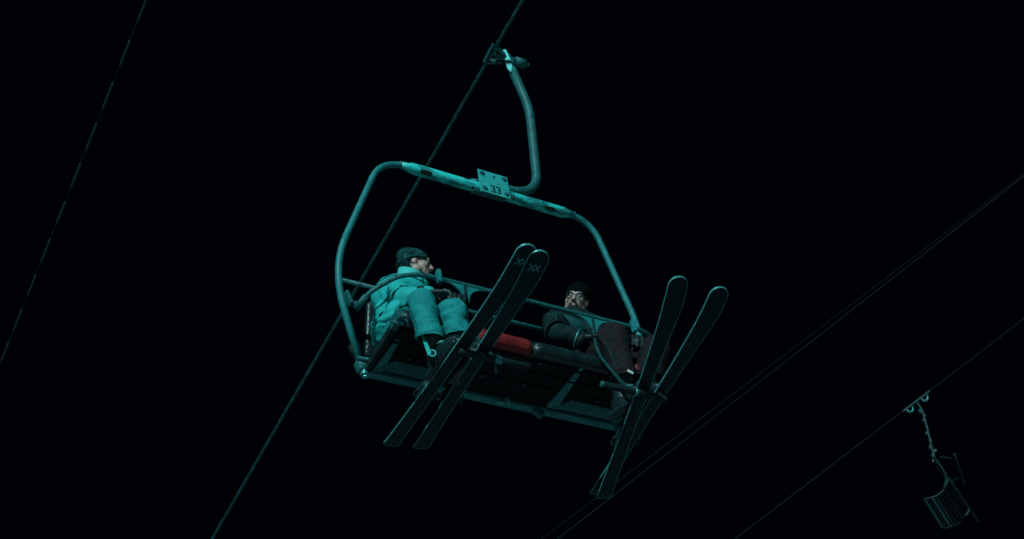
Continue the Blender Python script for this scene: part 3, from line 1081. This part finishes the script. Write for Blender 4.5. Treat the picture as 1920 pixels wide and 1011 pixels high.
# ---- rider in dark clothes
p2 = empty('person', (0, 0, 0),
           'seated bearded skier in dark jacket, glasses and black beanie with dark reddish trousers', 'person')
H2 = V((.547, -.215, .722))
K2 = .84
fr2 = frame_from((-.66, -.66, -.34), (.30, -.34, 1))
fr2k = fr2 * K2
bm = bmesh.new()
P2 = add_head(bm, H2, fr2, K2)
limb(bm, [(H2 + fr2k @ V((-.03, 0, -.05)), .044), ((.545, -.185, .57), .055)])
limb(bm, [((.54, -.17, .49), .08), ((.56, -.15, .38), .13), ((.585, -.13, .20), .12)])
sh = {'R': V((.365, -.21, .495)), 'L': V((.715, -.155, .540))}
el = {'R': V((.265, -.32, .285)), 'L': V((.800, -.295, .330))}
wr = {'R': V((.375, -.375, .215)), 'L': V((.735, -.400, .245))}
for s in 'RL':
    limb(bm, [((.54, -.17, .48), .06), (sh[s], .05), (el[s], .042), (wr[s], .03)])
hip = {'R': V((.515, -.16, .145)), 'L': V((.655, -.15, .145))}
kn = {'R': V((.487, -.535, .135)), 'L': V((.775, -.520, .130))}
an = {'R': V((.492, -.520, -.160)), 'L': V((.655, -.520, -.120))}
for s in 'RL':
    limb(bm, [((.58, -.13, .18), .09), (hip[s], .075), (kn[s], .05), (an[s] + V((0, 0, .06)), .038), (an[s] + V((0, 0, .03)), .03)])
add_hand(bm, wr['R'], (.55, -.7, -.35), (.1, -.4, .9), -1, .6)
add_hand(bm, wr['L'], (-.35, -.85, -.30), (.1, -.4, .9), 1, .6)
body = fuse('body', bm, 'skin', p2, .0055, 2)
for s in (-1, 1):
    bm = bmesh.new()
    ball(bm, P2(.078, .031 * s, .008), .011)
    link('eye', bm, 'eye', body)
bm = bmesh.new()
ball(bm, H2 + fr2k @ V((.050, 0, -.092)), (.042, .042, .026), fr2k)
ball(bm, H2 + fr2k @ V((.074, 0, -.080)), (.022, .032, .026), fr2k)
for s in (-1, 1):
    ball(bm, H2 + fr2k @ V((.040, .040 * s, -.082)), (.030, .016, .022), fr2k)
    limb(bm, [(H2 + fr2k @ V((.088, .004 * s, -.046)), .007), (H2 + fr2k @ V((.078, .030 * s, -.058)), .007)])
fuse('beard', bm, 'beard', body, .005, 1, folds(60, .003, (0, 0, 1), 4.0))
bm = bmesh.new()
for s in (-1, 1):
    pts = []
    for k in range(21):
        a = 2 * math.pi * k / 20
        pts.append(H2 + fr2k @ V((.094 - abs(.026 * math.cos(a) * .25), .033 * s + .026 * math.cos(a), .008 + .023 * math.sin(a))))
    sweep(bm, pts, .0026, 8, caps=False)
    sweep(bm, [H2 + fr2k @ V((.085, .058 * s, .012)), H2 + fr2k @ V((.0, .082 * s, .012))], .003, 6)
sweep(bm, [H2 + fr2k @ V((.100, -.008, .012)), H2 + fr2k @ V((.100, .008, .012))], .0035, 6)
link('glasses', bm, 'lens', p2)
bm = bmesh.new()
ball(bm, H2 + fr2k @ V((-.018, 0, .052)), (.108, .092, .092), fr2k)
ball(bm, H2 + fr2k @ V((-.045, 0, .030)), (.088, .090, .080), fr2k)
fuse('beanie', bm, 'beanie_black', p2, .006, 3)
bm = bmesh.new()
ball(bm, (.585, -.13, .175), (.20, .155, .135))
for s in 'RL':
    hh, kk_, aa = hip[s], kn[s], an[s]
    limb(bm, [(hh, .110), (hh.lerp(kk_, .5), .095), (kk_, .086), (kk_.lerp(aa, .45) + V((0, .01, 0)), .080), (aa, .076), (aa + (aa - kk_).normalized() * .06, .077)], 20, True)
tr2 = fuse('trousers', bm, 'brown_trouser', p2, .0065, 3, leg_folds,
           [(an['R'], (0, .2, -1), lambda c: c.x < .575 and c.z < -.03), (an['L'], (.2, .1, -1), lambda c: c.x >= .575 and c.z < -.03)])
bm = bmesh.new()
trot2 = Matrix.Rotation(R(-14), 3, 'Z')
ball(bm, (.575, -.145, .29), (.205, .165, .13), trot2)
ball(bm, (.555, -.165, .42), (.200, .150, .17), trot2)
ball(bm, (.545, -.175, .52), (.170, .118, .10), trot2)
ball(bm, (.575, -.150, .225), (.210, .180, .055), trot2)
limb(bm, [((.545, -.18, .54), .078), ((.548, -.195, .595), .072)])
for s in 'RL':
    limb(bm, [((.54, -.17, .515), .09), (sh[s], .085), (sh[s].lerp(el[s], .5), .078), (el[s], .074), (wr[s], .056)])
jk2 = fuse('jacket', bm, 'dark_jacket', p2, .0075, 5, folds(7, .010, (.25, .1, 1), 5.3))
bm = bmesh.new()
ball(bm, (.41, -.275, .42), (.11, .055, .055), Matrix.Rotation(.4, 3, 'Y'))
fuse('chest_panel', bm, 'panel', jk2, .006, 3, folds(10, .004, (0, 0, 1), 2.2))
for s, fw, sd in (('R', (.55, -.7, -.35), -1), ('L', (-.35, -.85, -.30), 1)):
    bm = bmesh.new()
    add_hand(bm, wr[s], fw, (.1, -.4, .9), sd, 1.28)
    limb(bm, [(wr[s], .040), (wr[s].lerp(el[s], .28), .054)])
    gl = fuse('glove', bm, 'glove', p2, .0055, 2)
    if s == 'R':
        bm = bmesh.new()
        fr = frame_from(el[s] - wr[s], (0, 0, 1))
        pts = [wr[s].lerp(el[s], .12) + fr @ V((0, .058 * math.cos(2 * math.pi * k / 24), .058 * math.sin(2 * math.pi * k / 24))) for k in range(25)]
        sweep(bm, pts, .006, 6, caps=False)
        link('cuff_cord', bm, 'steel', gl)
make_boot(p2, (.492, -.525, -.13), (.520, -.50, -.315), .30)
make_boot(p2, (.655, -.525, -.11), (.597, -.50, -.310), .15)
bm = bmesh.new()
box(bm, (.468, -.614, -.190), (.018, .004, .009), Matrix.Rotation(.35, 3, 'Y'), .003)
link('reflective_tab', bm, 'reflect', tr2, smooth=False)
bm = bmesh.new()
ball(bm, (.535, -.606, -.135), (.020, .012, .026))
link('red_tab', bm, 'redtrim', tr2)
strip('front_zip', jk2, [(.50, -.36, .52), (.51, -.40, .40), (.53, -.40, .26)], .004, 'redtrim')
strip('pocket_zip', jk2, [(.42, -.36, .36), (.40, -.34, .26)], .004, 'redtrim')
strip('yoke_seam', jk2, [(.30, -.26, .44), (.42, -.34, .46), (.56, -.36, .48), (.70, -.28, .50)], .004, 'panel')
strip('sleeve_seam', jk2, [(.30, -.32, .46), (.22, -.40, .30)], .004, 'panel')
strip('outseam', tr2, [(.40, -.52, .14), (.40, -.56, .02), (.41, -.56, -.12)], .002, 'panel')

for p_, base in ((p1, V((-.58, -.13, .06))), (p2, V((.585, -.13, .06)))):
    p_.location = base
    for ch in p_.children:
        ch.location = ch.location - base
